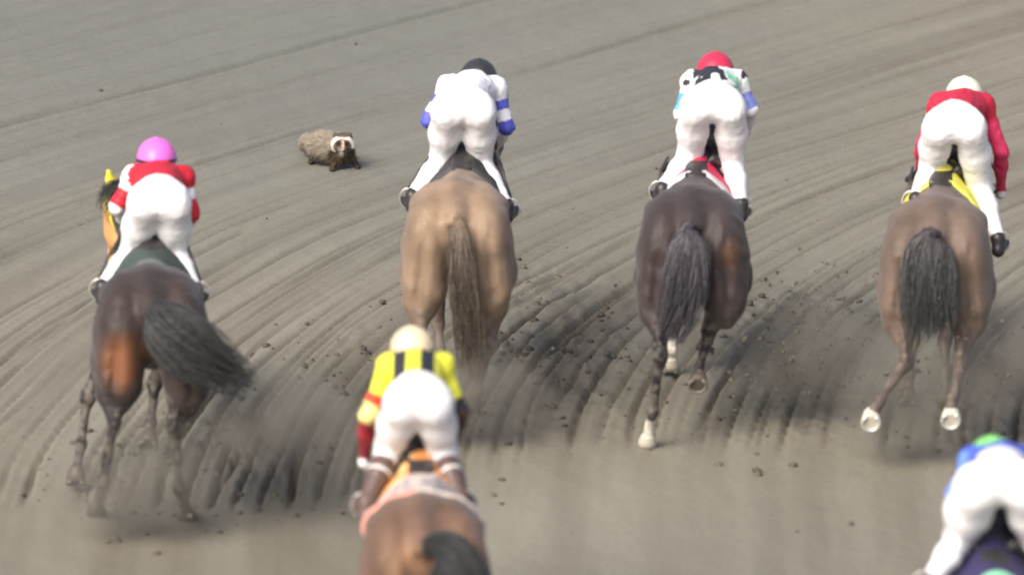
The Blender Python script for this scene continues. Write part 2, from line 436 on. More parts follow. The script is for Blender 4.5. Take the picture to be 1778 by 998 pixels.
def hoof_geo(c, d, fw, r=0.058, hgt=0.075):
    """frustum: c = centre of sole, d = unit up the pastern, fw = toe direction"""
    d = np.array(d, float); d /= np.linalg.norm(d); fw = np.array(fw, float); fw = fw-d*(fw@d); fw /= np.linalg.norm(fw); sd_ = np.cross(fw, d)
    V = []; F = []; n = 16; prof = [(0.0, 0.72, -0.006), (0.001, 1.0, 0.0), (0.5, 0.90, 0.0), (1.0, 0.70, 0.0), (1.15, 0.58, 0.0)]
    for (z, s_, o_) in prof:
        for j in range(n):
            a = 2*math.pi*j/n; fl = 1.08 if math.cos(a) > 0 else 0.88
            V.append(c+d*(z*hgt)+fw*(math.cos(a)*r*s_*fl-0.02*z)+sd_*(math.sin(a)*r*s_))
    for i in range(len(prof)-1):
        for j in range(n):
            k = (j+1) % n; F.append((i*n+j, i*n+k, (i+1)*n+k, (i+1)*n+j))
    F.append(tuple(range(n))[::-1]); F.append(tuple((len(prof)-1)*n+j for j in range(n)))
    # shoe: open ring
    S = Acc(); pts = []
    for j in range(19):
        a = math.radians(-150+300*j/18); fl = 1.08 if math.cos(a) > 0 else 0.9
        pts.append(c-d*0.005+fw*(math.cos(a)*r*0.86*fl)+sd_*(math.sin(a)*r*0.86))
    S.add(*tube(pts, [0.011]*19, 6))
    return V, F, S

def make_horse(spec):
    rnd = np.random.default_rng(spec['seed'])
    cx, cy = spec['croup']; CZ = 1.47
    base = at_z(cx, cy, CZ); base = np.array([base[0], base[1], 0.0])
    base[1] += 0.0
    global LEAN
    K = TURN[spec['seed']]
    def Lw(px, py, dy): return (at_z(px, py, 0.035) if dy is None else at_y(px, py, base[1]+dy))-base
    def L(px, py, dy):
        p = Lw(px, py, dy); p[0] -= K*p[1]; return p
    LEAN = (base[1], K)
    root = empty('horse', tuple(base), spec['label'], 'horse', 'racehorses galloping away over the sand')
    F = Field((-0.62, -0.95, -0.02), (0.62, 2.75, 1.85), 0.0145)
    # trunk
    F.ell((0, 0.66, 1.07), (0.255, 0.64, 0.32), 0.05)
    F.ell((0, 0.06, 1.19), (0.25, 0.36, 0.275), 0.08)
    for s in (-1, 1):
        F.ell((s*0.150, -0.03, 1.20), (0.155, 0.33, 0.235), 0.05, rot=(0.25, 0, s*0.10))       # gluteals
        F.ell((s*0.178, -0.17, 0.99), (0.140, 0.19, 0.320), 0.05, rot=(-0.12, s*-0.06, 0))     # buttock
        F.ell((s*0.205, 0.02, 0.97), (0.105, 0.20, 0.24), 0.06)                               # stifle side
        F.ell((s*0.235, 0.13, 1.29), (0.05, 0.09, 0.06), 0.06)                               # point of hip
        F.ell((s*0.145, 1.22, 1.02), (0.10, 0.22, 0.30), 0.08, rot=(-0.3, 0, 0))              # shoulder
    F.cone((0, -0.31, 1.30), (0, -0.02, 1.405), 0.055, 0.07, 0.06)
    F.cone((0, 0.05, 1.385), (0, 0.40, 1.32), 0.07, 0.07, 0.06); F.cone((0, 0.40, 1.32), (0, 0.95, 1.34), 0.07, 0.09, 0.06)                               # spine to withers
    F.ell((0, 1.00, 1.37), (0.075, 0.26, 0.11), 0.08)
    F.ell((0, 1.28, 1.06), (0.17, 0.26, 0.27), 0.08)                                         # chest
    # neck and head
    poll = np.array(spec.get('poll', (HEAD_SIDE[spec['seed']], 2.00, 1.46))); nose = np.array(spec.get('nose', (HEAD_SIDE[spec['seed']]*1.2, 2.40, 1.08)))
    mid = np.array([poll[0]*0.45, 1.62, 1.36+0.3*(poll[2]-1.5)])
    F.cone((0, 1.26, 1.18), mid, 0.185, 0.135, 0.08); F.cone((0, 1.12, 1.34), mid+np.array([0, 0, 0.05]), 0.10, 0.085, 0.08)
    F.cone(mid, poll-np.array([0, 0.02, 0.05]), 0.135, 0.095, 0.06)
    hd = (nose-poll)/np.linalg.norm(nose-poll)
    F.cone(poll, poll+hd*0.24-np.array([0, 0.0, 0.02]), 0.095, 0.090, 0.04)
    F.cone(poll+hd*0.2, nose, 0.08, 0.052, 0.04); F.cone(nose-hd*0.05, nose+hd*0.04, 0.055, 0.05, 0.03)
    jaw = poll+hd*0.2+np.array([0, -0.06, -0.09]); F.ell(jaw, (0.05, 0.11, 0.09), 0.05)
    for s in (-1, 1):
        F.ell(poll+hd*0.17+np.array([s*0.075, 0.02, 0.045]), (0.028, 0.035, 0.025), 0.02)
        F.cone(poll+np.array([s*0.055, -0.03, 0.07]), poll+np.array([s*0.075, -0.06, 0.185]), 0.032, 0.008, 0.015)
        F.cone(poll+np.array([s*0.062, -0.03, 0.12]), poll+np.array([s*0.07, -0.03, 0.13]), 0.028, 0.02, 0.015)
        F.ell(nose+hd*0.03+np.array([s*0.04, 0.02, 0.0]), (0.014, 0.02, 0.02), 0.012, sub=True)
    # hind legs
    legs = {}
    for side, s in (('LH', -1), ('RH', 1)):
        hock, fet, hoof = [L(*p) for p in spec[side]]
        stifle = np.array([s*0.222, 0.10+0.25*min(0, hock[1]+0.3), 0.90]) if side not in spec.get('stifle', {}) else np.array(spec['stifle'][side])
        F.cone((s*0.18, -0.08, 1.10), stifle, 0.14, 0.115, 0.06)
        mcalf = stifle*0.55+hock*0.45+np.array([0, -0.05, 0.02])
        F.cone(stifle+np.array([0, -0.06, 0]), mcalf, 0.115, 0.086, 0.06); F.cone(mcalf, hock, 0.084, 0.043, 0.04)
        F.cone((s*0.190, -0.22, 0.86), mcalf+np.array([0, -0.04, 0]), 0.115, 0.058, 0.07)
        F.cone(hock+np.array([0, -0.045, 0.07]), mcalf+np.array([0, -0.05, 0.03]), 0.014, 0.018, 0.03)   # hamstring
        F.ell(hock, (0.043, 0.055, 0.06), 0.03); F.cone(hock+np.array([0, -0.055, 0.045]), hock+np.array([0, -0.03, -0.03]), 0.022, 0.02, 0.03)
        F.cone(hock, fet, 0.035, 0.027, 0.03); F.ell(fet, (0.036, 0.042, 0.038), 0.025)
        F.cone(fet, hoof*0.55+fet*0.45, 0.029, 0.032, 0.02); F.cone(hoof*0.55+fet*0.45, hoof*0.85+fet*0.15, 0.032, 0.036, 0.02)
        legs[side] = (stifle, hock, fet, hoof)
    for side, s in (('LF', -1), ('RF', 1)):
        knee, fet, hoof = [L(*p) for p in spec[side]]
        elbow = np.array([s*0.16, 1.12, 0.92])
        F.cone((s*0.155, 1.26, 1.02), elbow, 0.115, 0.085, 0.06)
        F.cone(elbow, elbow*0.5+knee*0.5, 0.082, 0.056, 0.05); F.cone(elbow*0.5+knee*0.5, knee, 0.056, 0.040, 0.04)
        F.ell(knee, (0.042, 0.042, 0.052), 0.03); F.cone(knee, fet, 0.033, 0.026, 0.03); F.ell(fet, (0.035, 0.04, 0.036), 0.025)
        F.cone(fet, hoof*0.8+fet*0.2, 0.028, 0.034, 0.02)
        legs[side] = (elbow, knee, fet, hoof)
    # cleft under the tail, groove between the gluteals, flank hollow
    F.ell((0, -0.42, 1.00), (0.030, 0.14, 0.30), 0.07, sub=True)
    for s in (-1, 1):
        F.ell((s*0.205, -0.375, 0.98), (0.012, 0.05, 0.22), 0.06, sub=True, rot=(0, s*-0.1, 0))
        F.ell((s*0.335, 0.20, 1.10), (0.05, 0.09, 0.13), 0.08, sub=True)
    F.folds(0.009, (10, 7, 5), seed=spec['seed']+60)
    coat, point, tan_col = [np.array(spec[k]) for k in ('coat', 'points', 'tan')]
    socks = spec.get('socks', {})
    def colf(V):
        n = fbm(V[:, 0]*5+spec['seed'], V[:, 1]*5, V[:, 2]*5, seed=2, oct=3)
        c = coat[None]*(0.65+0.7*n)[:, None]
        # tan of the flank and buttock (bay pattern), dark stripe along the spine
        for s, (px_, py_, r_, a_) in enumerate(spec.get('patches', [])):
            p = L(px_, py_, -0.3); w = a_*(1-sstep(0.25*r_, r_, np.sqrt((V[:, 0]-p[0])**2+((V[:, 2]-p[2])*0.75)**2)))
            w = w*(V[:, 1] < 0.2)
            c = c*(1-w[:, None])+tan_col*w[:, None]
        st = np.exp(-(V[:, 0]/0.05)**2)*sstep(1.3, 1.42, V[:, 2])*0.5; c = c*(1-st[:, None])+point*st[:, None]
        for side, (e, k, f, h) in legs.items():
            d, t = segdist(V, k, f); d2, t2 = segdist(V, f, h); d3, t3 = segdist(V, e, k)
            w = np.maximum(1-sstep(0.07, 0.11, d), 1-sstep(0.07, 0.1, d2)); w = np.maximum(w, (1-sstep(0.09, 0.14, d3))*sstep(0.45, 0.95, t3))
            if e[2] > 0 : c = c*(1-w[:, None])+point*w[:, None]
            if side in socks:
                lo_ = socks[side]; d4, t4 = segdist(V, k, h); w = (1-sstep(0.08, 0.1, d4))*sstep(lo_-0.04, lo_, t4)
                c = c*(1-w[:, None])+np.array([0.75, 0.72, 0.62])*w[:, None]
        dn = fbm(V[:, 0]*30+9, V[:, 1]*30, V[:, 2]*30, seed=12, oct=3); dw = sstep(0.50, 0.70, dn+0.30*(0.75-V[:, 2]))*0.45*(1-sstep(0.65, 0.95, V[:, 2]))
        c = c*(1-dw[:, None])+np.array([0.20, 0.175, 0.14])*dw[:, None]
        if 'hood' not in spec:
            w = np.exp(-(np.abs(V[:, 0]-poll[0])/0.025)**2)*(segdist(V, poll+hd*0.15, nose)[0] < 0.12)*(V[:, 2] > (poll+hd*0.3)[2])*0
        return c
    body = sdmesh('body', F, M_coat, root, colf, base)
    body['label'] = spec.get('body_label', 'short glossy coat')
    # hooves
    for side in ('LH', 'RH', 'LF', 'RF'):
        e, k, f, h = legs[side]; fwd = np.array([0, 1.0, 0.0])
        if side in spec.get('flung', {}):
            d = np.array(spec['flung'][side]); fwd = np.array([0, -0.2, -1.0])
        else:
            d = (f-h)/np.linalg.norm(f-h); d = d*0.5+np.array([0, 0, 0.5]) if h[2] < 0.12 else d
        d = d/np.linalg.norm(d)
        V, Fc, S = hoof_geo(base+h-d*0.03, d, fwd)
        pale = side in socks or side in spec.get('flung', {})
        ho = mesh('hoof', V, Fc, M_palehoof if pale else M_hoof, root)
        sh = mesh('horseshoe', S.v, S.f, M_steel if side in spec.get('flung', {}) else M_iron, ho)
    # eyes
    for s in (-1, 1):
        g = Field(poll+hd*0.17+np.array([s*0.095-0.03, -0.01, 0.02]), poll+hd*0.17+np.array([s*0.095+0.03, 0.06, 0.08]), 0.005)
        g.ell(poll+hd*0.17+np.array([s*0.094, 0.022, 0.048]), (0.014, 0.019, 0.016), 0.01); sdmesh('eye', g, M_eye, root, None, base)
    # tail
    tp = [np.array([0, -0.33, 1.315])]+[L(*p) for p in spec['tail']]
    V, Ft = strands(None, tp, spec.get('tail_w', (0.025, 0.05, 0.09, 0.08, 0.03)), 900, 0.0036, rnd, wave=0.045, fray=spec.get('tail_fray', 0.6), steps=11)
    hc = np.array(spec['hair']); cc = np.repeat(hc[None]*rnd.uniform(0.5, 1.6, (900, 1)), 33, 0)
    if 'tail_root' in spec:
        tr = np.array(spec['tail_root']); w = np.tile(np.repeat((1-sstep(0.25, 0.6, np.linspace(0, 1, 11))), 3), 900)*0.8; cc = cc*(1-w[:, None])+tr*w[:, None]
    mesh('tail', V+base, Ft, M_hair, root, cc)
    # mane
    MV, MF, o_ = [], [], 0
    crest = [np.array([0, 1.02, 1.46]), mid+np.array([0, -0.02, 0.135]), poll+np.array([0, -0.04, 0.075])]
    for k in range(16):
        t = k/15; p0 = crest[0]*(1-t)**2+2*crest[1]*t*(1-t)+crest[2]*t*t; s = spec.get('mane_side', 1)
        p = [p0, p0+np.array([s*0.05, -0.05, 0.045]), p0+np.array([s*0.10, -0.13, 0.00]), p0+np.array([s*0.13, -0.19, -0.09])]
        V, Fm = strands(None, p, (0.04, 0.055, 0.05, 0.02), 34, 0.0032, rnd, wave=0.012, steps=6)
        MV.append(V); MF.append(Fm+o_); o_ += len(V)
    MV = np.concatenate(MV); mesh('mane', MV+base, np.concatenate(MF), M_hair, root, np.tile(np.minimum(hc*0.8, 0.03), (len(MV), 1)))
    # tack, cut as thin shells from the body itself
    cl = np.array(spec['cloth'][0]); cl2 = np.array(spec['cloth'][1]); lo_y, hi_y = spec.get('cloth_y', (0.36, 1.02))
    def cut_cloth(X, Y, Z): return np.maximum(np.maximum(lo_y-Y, Y-hi_y), (spec.get('cloth_z', 1.08)+0.10*np.abs(Y-0.7))-Z)
    g = F.copy_cut(0.014, cut_cloth, (-0.5, lo_y-0.08, 0.5), (0.5, hi_y+0.08, 1.6))
    pat = spec.get('cloth_pat', 0)
    def clothcol(V):
        if pat == 0: w = (V[:, 1] < lo_y+0.05)*1.0
        else:
            w = (fbm(V[:, 0]*26, V[:, 1]*26, V[:, 2]*26, seed=8, oct=2) > 0.52)*1.0
            e = V[:, 1] > 0.60
            out = cl[None]*(1-w[:, None])+cl2*w[:, None]; out[e] = np.array([0.80, 0.33, 0.10]); out[e & (vnoise(V[:, 0]*18, V[:, 1]*18, V[:, 2]*18, seed=3) > 0.6)] = (0.75, 0.60, 0.30); out[(V[:, 1] < lo_y+0.03) & (V[:, 0] < -0.04)] = (0.62, 0.25, 0.20); out[V[:, 2] < 1.06] *= np.array([0.8, 1.15, 0.9]); out[(V[:, 1] < lo_y+0.025) & (V[:, 0] < -0.04)] = (0.66, 0.30, 0.24); return out
        return cl[None]*(1-w[:, None])+cl2*w[:, None]
    sdmesh('saddle_cloth', g, M_cloth, root, clothcol, base)
    g = F.copy_cut(0.020, lambda X, Y, Z: np.abs(Y-0.86)-0.045, (-0.5, 0.76, 0.6), (0.5, 0.96, 1.6)); sdmesh('girth', g, M_leather, root, None, base)
    g = Field((-0.26, 0.46, 1.30), (0.26, 1.05, 1.60), 0.010)
    g.ell((0, 0.64, 1.395), (0.08, 0.10, 0.022), 0.03).ell((0, 0.78, 1.42), (0.07, 0.2, 0.026), 0.03).ell((0, 0.95, 1.48), (0.07, 0.06, 0.045), 0.03)
    for s in (-1, 1): g.cone((s*0.10, 0.80, 1.44), (s*0.20, 0.86, 1.36), 0.03, 0.02, 0.03)
    g.ell((0, 0.56, 1.395), (0.06, 0.03, 0.014), 0.03)
    sdmesh('saddle', g, M_leather, root, None, base)
    # bridle
    n_ = hd
    def slab(off, w): return lambda X, Y, Z: np.abs((X-poll[0])*n_[0]+(Y-poll[1])*n_[1]+(Z-poll[2])*n_[2]-off)-w
    lo_h, hi_h = np.minimum(poll, nose)-0.2, np.maximum(poll, nose)+0.2
    if 'hood' in spec:
        def hoodcut(X, Y, Z): return np.abs((X-poll[0])*n_[0]+(Y-poll[1])*n_[1]+(Z-poll[2])*n_[2]-0.14)-0.36
        g = F.copy_cut(0.010, hoodcut, lo_h, hi_h)
        def hc_(V): 
            w = sstep(-0.02, 0.06, (V-poll)@n_)[:, None]; return np.array(spec['hood'][0])*(1-w)+np.array(spec['hood'][1])*w
        o = sdmesh('hood', g, M_cloth, root, hc_, base)
    else:
        V, Fa, o_ = [], [], 0
        br = Acc()
        for off in (0.04, 0.32):
            g = F.copy_cut(0.006, slab(off, 0.014), lo_h, hi_h); v, f = g.polygonize()
            if len(v): br.add([tuple(p) for p in v+base], [tuple(q) for q in f])
        mesh('bridle', np.array(br.v), br.f, M_leather, root)
    LEAN = None
    return dict(root=root, base=base, L=Lw, K=K, poll=poll, nose=nose, hd=hd, legs=legs, F=F, spec=spec)
#JOCKEYS
# ------------------------------------------------------------------ jockeys
def glove_field(c, s):
    """a closed hand round the rein, knuckles forward and up; c = palm centre"""
    g = Field(c-np.array([0.075, 0.075, 0.07]), c+np.array([0.075, 0.085, 0.075]), 0.0045)
    g.ell(c, (0.026, 0.045, 0.042), 0.01)
    g.cone(c+np.array([0, -0.05, 0.005]), c, 0.027, 0.028, 0.012)
    for i, (ln, r) in enumerate(((0.030, 0.0092), (0.034, 0.0096), (0.032, 0.0093), (0.025, 0.0082))):
        z = 0.031-0.0205*i
        k0 = c+np.array([s*0.012, 0.030, z]); k1 = k0+np.array([-s*0.006, ln*0.85, 0.0]); k2 = k1+np.array([-s*0.026, 0.002, -0.003]); k3 = k2+np.array([-s*0.010, -ln*0.7, 0])
        g.cone(k0, k1, r*1.08, r, 0.004); g.cone(k1, k2, r, r*0.95, 0.004); g.cone(k2, k3, r*0.95, r*0.85, 0.004)
    t0 = c+np.array([-s*0.012, -0.020, 0.032]); t1 = t0+np.array([-s*0.018, 0.028, 0.016]); t2 = t1+np.array([-s*0.006, 0.030, -0.006])
    g.cone(t0, t1, 0.014, 0.011, 0.008); g.cone(t1, t2, 0.011, 0.009, 0.004)
    return g
def make_jockey(H, js):
    base, L, F_h = H['base'], H['L'], H['F']
    J = {}
    for k, v in js['j'].items(): J[k] = L(v[0], v[1]-(5 if k[:3] == 'hip' else 0), v[2])
    hipL, hipR, knL, knR, anL, anR = [J[k] for k in ('hipL', 'hipR', 'kneeL', 'kneeR', 'ankL', 'ankR')]
    shL, shR, elL, elR, haL, haR, hd = [J[k] for k in ('shL', 'shR', 'elL', 'elR', 'haL', 'haR', 'head')]
    pel = (hipL+hipR)/2+np.array([0, 0.02, 0.03]); chest = (shL+shR)/2+np.array([0, -0.07, 0.0]); neck = (shL+shR)/2+np.array([0, 0.05, 0.02])
    neck[0] = 0.5*neck[0]+0.5*hd[0]
    rootp = base+np.array([pel[0], pel[1], 1.48])
    root = empty('person', tuple(rootp), js['label'], 'jockey', 'jockeys crouching over the racehorses')
    lo = np.min([hipL, hipR, knL, knR, anL, anR, shL, shR, elL, elR, haL, haR, hd], 0)-0.24
    hi = np.max([hipL, hipR, knL, knR, anL, anR, shL, shR, elL, elR, haL, haR, hd], 0)+0.24
    up = np.array([0, 0, 1.0]); sc = js.get('hipw', 1.0)
    def lower(f, o):
        f.ell(pel+np.array([0, 0.02, -0.005]), (0.124*sc+o, 0.115+o, 0.105+o), 0.06)
        for s, hp, kn, an in ((-1, hipL, knL, anL), (1, hipR, knR, anR)):
            f.ell(hp+np.array([s*-0.002, -0.02, 0.01]), (0.078*sc+o, 0.075+o, 0.10+o), 0.08)     # buttock
            m = hp*0.5+kn*0.5
            f.cone(hp+np.array([0, -0.01, -0.02]), m, 0.091*sc+o, 0.091*sc+o, 0.05); f.cone(m, kn, 0.091*sc+o, 0.079+o, 0.04)
            c = kn*0.6+an*0.4+np.array([0, -0.02, 0.0])
            f.cone(kn, c, 0.070+o, 0.062+o, 0.03); f.cone(c, an, 0.062+o, 0.042+o, 0.03)
    def upper(f, o):
        f.cone(pel, chest, 0.112+o, 0.118+o, 0.05)
        f.ell(chest, (0.155+o, 0.15+o, 0.104+o), 0.05)
        f.ell(chest*0.55+pel*0.45+np.array([0, 0, 0.012]), (0.130+o, 0.16+o, 0.102+o), 0.05)
        f.cone(shL, shR, 0.062+o, 0.062+o, 0.05)
        f.cone(neck+np.array([0, -0.06, 0]), hd+np.array([0, -0.03, -0.05]), 0.065+o, 0.055+o, 0.03)
    def arms(f, o, wrist=1.0):
        for s, sh, el_, ha in ((-1, shL, elL, haL), (1, shR, elR, haR)):
            f.ell(sh, (0.066+o, 0.07+o, 0.066+o), 0.04); f.cone(sh, el_, 0.055+o, 0.043+o, 0.03)
            w = el_+(ha-el_)*wrist; f.cone(el_, el_*0.6+w*0.4, 0.043+o, 0.042+o, 0.02); f.cone(el_*0.6+w*0.4, w, 0.042+o, 0.027+o, 0.02)
    # the body under the clothes: one continuous skin
    B = Field(lo, hi, 0.0105)
    lower(B, -0.016); upper(B, -0.016); arms(B, -0.014)
    B.ell(hd, (0.078, 0.095, 0.105), 0.02); B.ell(hd+np.array([0, 0.035, -0.07]), (0.052, 0.06, 0.055), 0.03)
    B.cone(hd+np.array([0, 0.088, -0.01]), hd+np.array([0, 0.112, -0.045]), 0.010, 0.014, 0.01)
    B.cone(hd+np.array([-0.022, 0.088, -0.078]), hd+np.array([0.022, 0.088, -0.078]), 0.009, 0.009, 0.008)
    for s in (-1, 1):
        B.ell(hd+np.array([s*0.032, 0.098, -0.008]), (0.016, 0.012, 0.011), 0.012, sub=True)
        B.ell(hd+np.array([s*0.080, -0.005, -0.03]), (0.011, 0.02, 0.032), 0.008)
    for s, ha in ((-1, haL), (1, haR)): B.ell(ha, (0.022, 0.04, 0.036), 0.015)
    for s, an in ((-1, anL), (1, anR)): B.cone(an, an+np.array([s*0.01, 0.13, -0.06]), 0.030, 0.026, 0.02)
    sdmesh('body', B, M_skin, root, None, base)
    # breeches
    G = Field(lo, hi, 0.0105); lower(G, 0.0); upper(G, -0.003)
    G.folds(0.0065, (34, 34, 14), seed=H['spec']['seed'])
    ax = (chest-pel)/np.linalg.norm(chest-pel); wst = js.get('waist', 0.58); wp = pel+(chest-pel)*wst
    bl = js.get('breech_len', 0.97)
    def cutb(X, Y, Z):
        d = (X-wp[0])*ax[0]+(Y-wp[1])*ax[1]+(Z-wp[2])*ax[2]
        d = np.where(Z < pel[2]-0.095, -0.05, d)
        for kn, an in ((knL, anL), (knR, anR)):
            c = kn+(an-kn)*bl; n = (an-kn)/np.linalg.norm(an-kn)
            e = (X-c[0])*n[0]+(Y-c[1])*n[1]+(Z-c[2])*n[2]
            near = (np.sqrt((X-c[0])**2+(Y-c[1])**2+(Z-c[2])**2) < 0.30) & ((X-pel[0])*(1 if kn is knR else -1) > 0)
            d = np.where(near, np.maximum(d, e), d)
        return d
    sdmesh('breeches', G.copy_cut(0.0, cutb), M_breech, root, None, base)
    # jersey
    S = Field(lo, hi, 0.0080); upper(S, -0.006); arms(S, 0.004, 0.9)
    S.folds(0.013, (18, 18, 12), seed=H['spec']['seed']+40)
    p0 = wp-ax*0.05
    def cutj(X, Y, Z):
        d = -((X-p0[0])*ax[0]+(Y-p0[1])*ax[1]+(Z-p0[2])*ax[2])
        far = (np.minimum(np.sqrt((X-elL[0])**2+(Y-elL[1])**2+(Z-elL[2])**2), np.sqrt((X-elR[0])**2+(Y-elR[1])**2+(Z-elR[2])**2)) < 0.22) & (np.abs(X-pel[0]) > 0.13)
        d = np.where(far, -0.05, d)
        nk = hd+np.array([0, -0.02, -0.045]); v = hd-neck; v = v/np.linalg.norm(v); c = neck+(hd-neck)*0.45
        e = (X-c[0])*v[0]+(Y-c[1])*v[1]+(Z-c[2])*v[2]
        return np.where(np.abs(X-neck[0]) < 0.12, np.maximum(d, e), d)
    cf = js['silk']
    def colj(V):
        out = np.tile(np.array(cf['body']), (len(V), 1)).astype(float)
        dsp = (V-wp)@ax
        if cf.get('pat') == 'stripes':          # dark bars running along the back
            x = V[:, 0]-chest[0]; w = (np.abs(np.abs(x+0.005)-0.070) < 0.033); out[w] = cf['pc']
        if cf.get('pat') == 'patches':
            n1 = vnoise(V[:, 0]*21+3, V[:, 1]*9, V[:, 2]*21, seed=4); out[n1 > 0.57] = cf['pc']
            out[(V[:, 0]-chest[0] > 0.06) & (n1 < 0.4)] = (0.35, 0.75, 0.45)
        for nm, sh, el_, ha in (('L', shL, elL, haL), ('R', shR, elR, haR)):
            d1, t1 = segdist(V, sh, el_); d2, t2 = segdist(V, el_, ha); a = (d1 < 0.075) | (d2 < 0.07)
            a &= (np.abs(V[:, 0]-chest[0]) > 0.135)
            t = np.where(d1 < d2, t1*0.5, 0.5+t2*0.5)
            for (t0, t1_, c) in cf['sleeve'+nm]: out[a & (t >= t0) & (t < t1_)] = c
        return out
    sdmesh('jersey', S.copy_cut(0.0, cutj), M_silk, root, colj, base)
    # boots
    for s, kn, an in ((-1, knL, anL), (1, knR, anR)):
        toe = an+np.array([s*0.045, 0.14, -0.055])
        b = Field(np.minimum(np.minimum(kn, an), toe)-0.1, np.maximum(np.maximum(kn, an), toe)+0.1, 0.009)
        c = kn*0.6+an*0.4+np.array([0, -0.02, 0.0])
        b.cone(kn, c, 0.064, 0.060, 0.02); b.cone(c, an, 0.060, 0.042, 0.03) if js.get('high') else b.cone(an+(kn-an)*0.35, an, 0.042, 0.036, 0.03)
        heel = an+np.array([0, -0.03, -0.065]); b.cone(an, heel, 0.038, 0.030, 0.03); b.cone(heel, toe, 0.032, 0.034, 0.03); b.cone(toe, toe+np.array([s*0.01, 0.04, 0.0]), 0.036, 0.026, 0.02)
        n = (an-kn)/np.linalg.norm(an-kn); cc = kn+(an-kn)*(bl-0.08)
        bt = sdmesh('boot', b.copy_cut(0.0, lambda X, Y, Z: -((X-cc[0])*n[0]+(Y-cc[1])*n[1]+(Z-cc[2])*n[2])), M_brownleather if js.get('high') else M_leather, root, None, base)
        if js.get('high'):
            pale = sdmesh('boot_top', b.copy_cut(0.004, lambda X, Y, Z: np.abs((X-cc[0])*n[0]+(Y-cc[1])*n[1]+(Z-cc[2])*n[2]-0.10)-0.008), M_glove, bt, None, base)
        # stirrup iron and leather belong to the horse's saddle
        ball = heel*0.45+toe*0.55; st = Acc(); pts = []
        for q in range(17):
            a_ = 2*math.pi*q/16; pts.append(base+ball+np.array([0.052*math.sin(a_), 0, 0.028+0.062*math.cos(a_)*-1]))
        st.add(*tube(pts, [0.004]*17, 6)); st_o = mesh('stirrup', st.v, st.f, M_steel, H['root'])
        lt = Acc(); tp_ = base+ball+np.array([0, 0, 0.09]); sad = base+np.array([s*0.17+H['K']*0.84, 0.84, 1.44]); lt.add(*tube([tp_, (tp_+sad)/2+np.array([s*0.01, 0, 0]), sad], [0.008]*3, 6)); mesh('stirrup_leather', lt.v, lt.f, M_leather, H['root'])
    # gloves
    for s, ha in ((-1, haL), (1, haR)):
        sdmesh('glove', glove_field(ha, s), M_glove, root, None, base)
    # reins: hand to bit
    rn = Acc()
    for s, ha in ((-1, haL), (1, haR)):
        bit = H['poll']+H['hd']*0.42+np.array([s*0.06, 0, -0.03]); bit[0] += H['K']*bit[1]; m_ = (ha+bit)/2+np.array([s*0.03, 0, -0.03])
        rn.add(*tube([base+ha+np.array([0, 0.02, 0]), base+ha*0.75+bit*0.25+np.array([s*0.02, 0, -0.02]), base+m_, base+bit], [0.007]*4, 5))
    rn.add(*tube([base+haL, base+(haL+haR)/2+np.array([0, 0.0, -0.03]), base+haR], [0.007]*3, 5))
    mesh('reins', rn.v, rn.f, M_leather, H['root'])
    # helmet: shell, peak, button, goggle strap
    hc = hd+np.array([0, -0.008, 0.025]); tilt = js.get('tilt', 0.10)
    K = Field(hc-0.19, hc+0.21, 0.0075); K.ell(hc, (0.112, 0.138, 0.118), 0.01, rot=(tilt, 0, 0))
    def cuth(X, Y, Z): return (hc[2]-0.030-0.10*(Y-hc[1]))-Z
    KK = K.copy_cut(0.0, cuth)
    KK.D = np.maximum(KK.D, -(K.copy_cut(-0.018, lambda X, Y, Z: 0*X-1).D) if False else KK.D)
    pk = hc+np.array([0, 0.13, -0.010])
    KK.ell(pk, (0.075, 0.055, 0.010), 0.012, rot=(-0.25, 0, 0))
    KK.ell(hc+np.array([0, -0.01, 0.118]), (0.016, 0.016, 0.010), 0.012)
    he = sdmesh('helmet', KK, helmet_mat(js['helmet'][0], js['helmet'][1]), root, None, base)
    K2 = K.copy_cut(0.006, lambda X, Y, Z: np.abs(Z-(hc[2]-0.005-0.10*(Y-hc[1])))-0.011)
    sdmesh('goggle_strap', K2, M_leather if js['helmet'][0] != 'black_cap' else M_glove, he, None, base)
    g = Field(hd+np.array([-0.1, 0.05, -0.07]), hd+np.array([0.1, 0.16, 0.06]), 0.006)
    for s in (-1, 1): g.ell(hd+np.array([s*0.033, 0.094, -0.006]), (0.034, 0.022, 0.024), 0.012)
    sdmesh('goggles', g, M_eye, root, None, base)
    return root
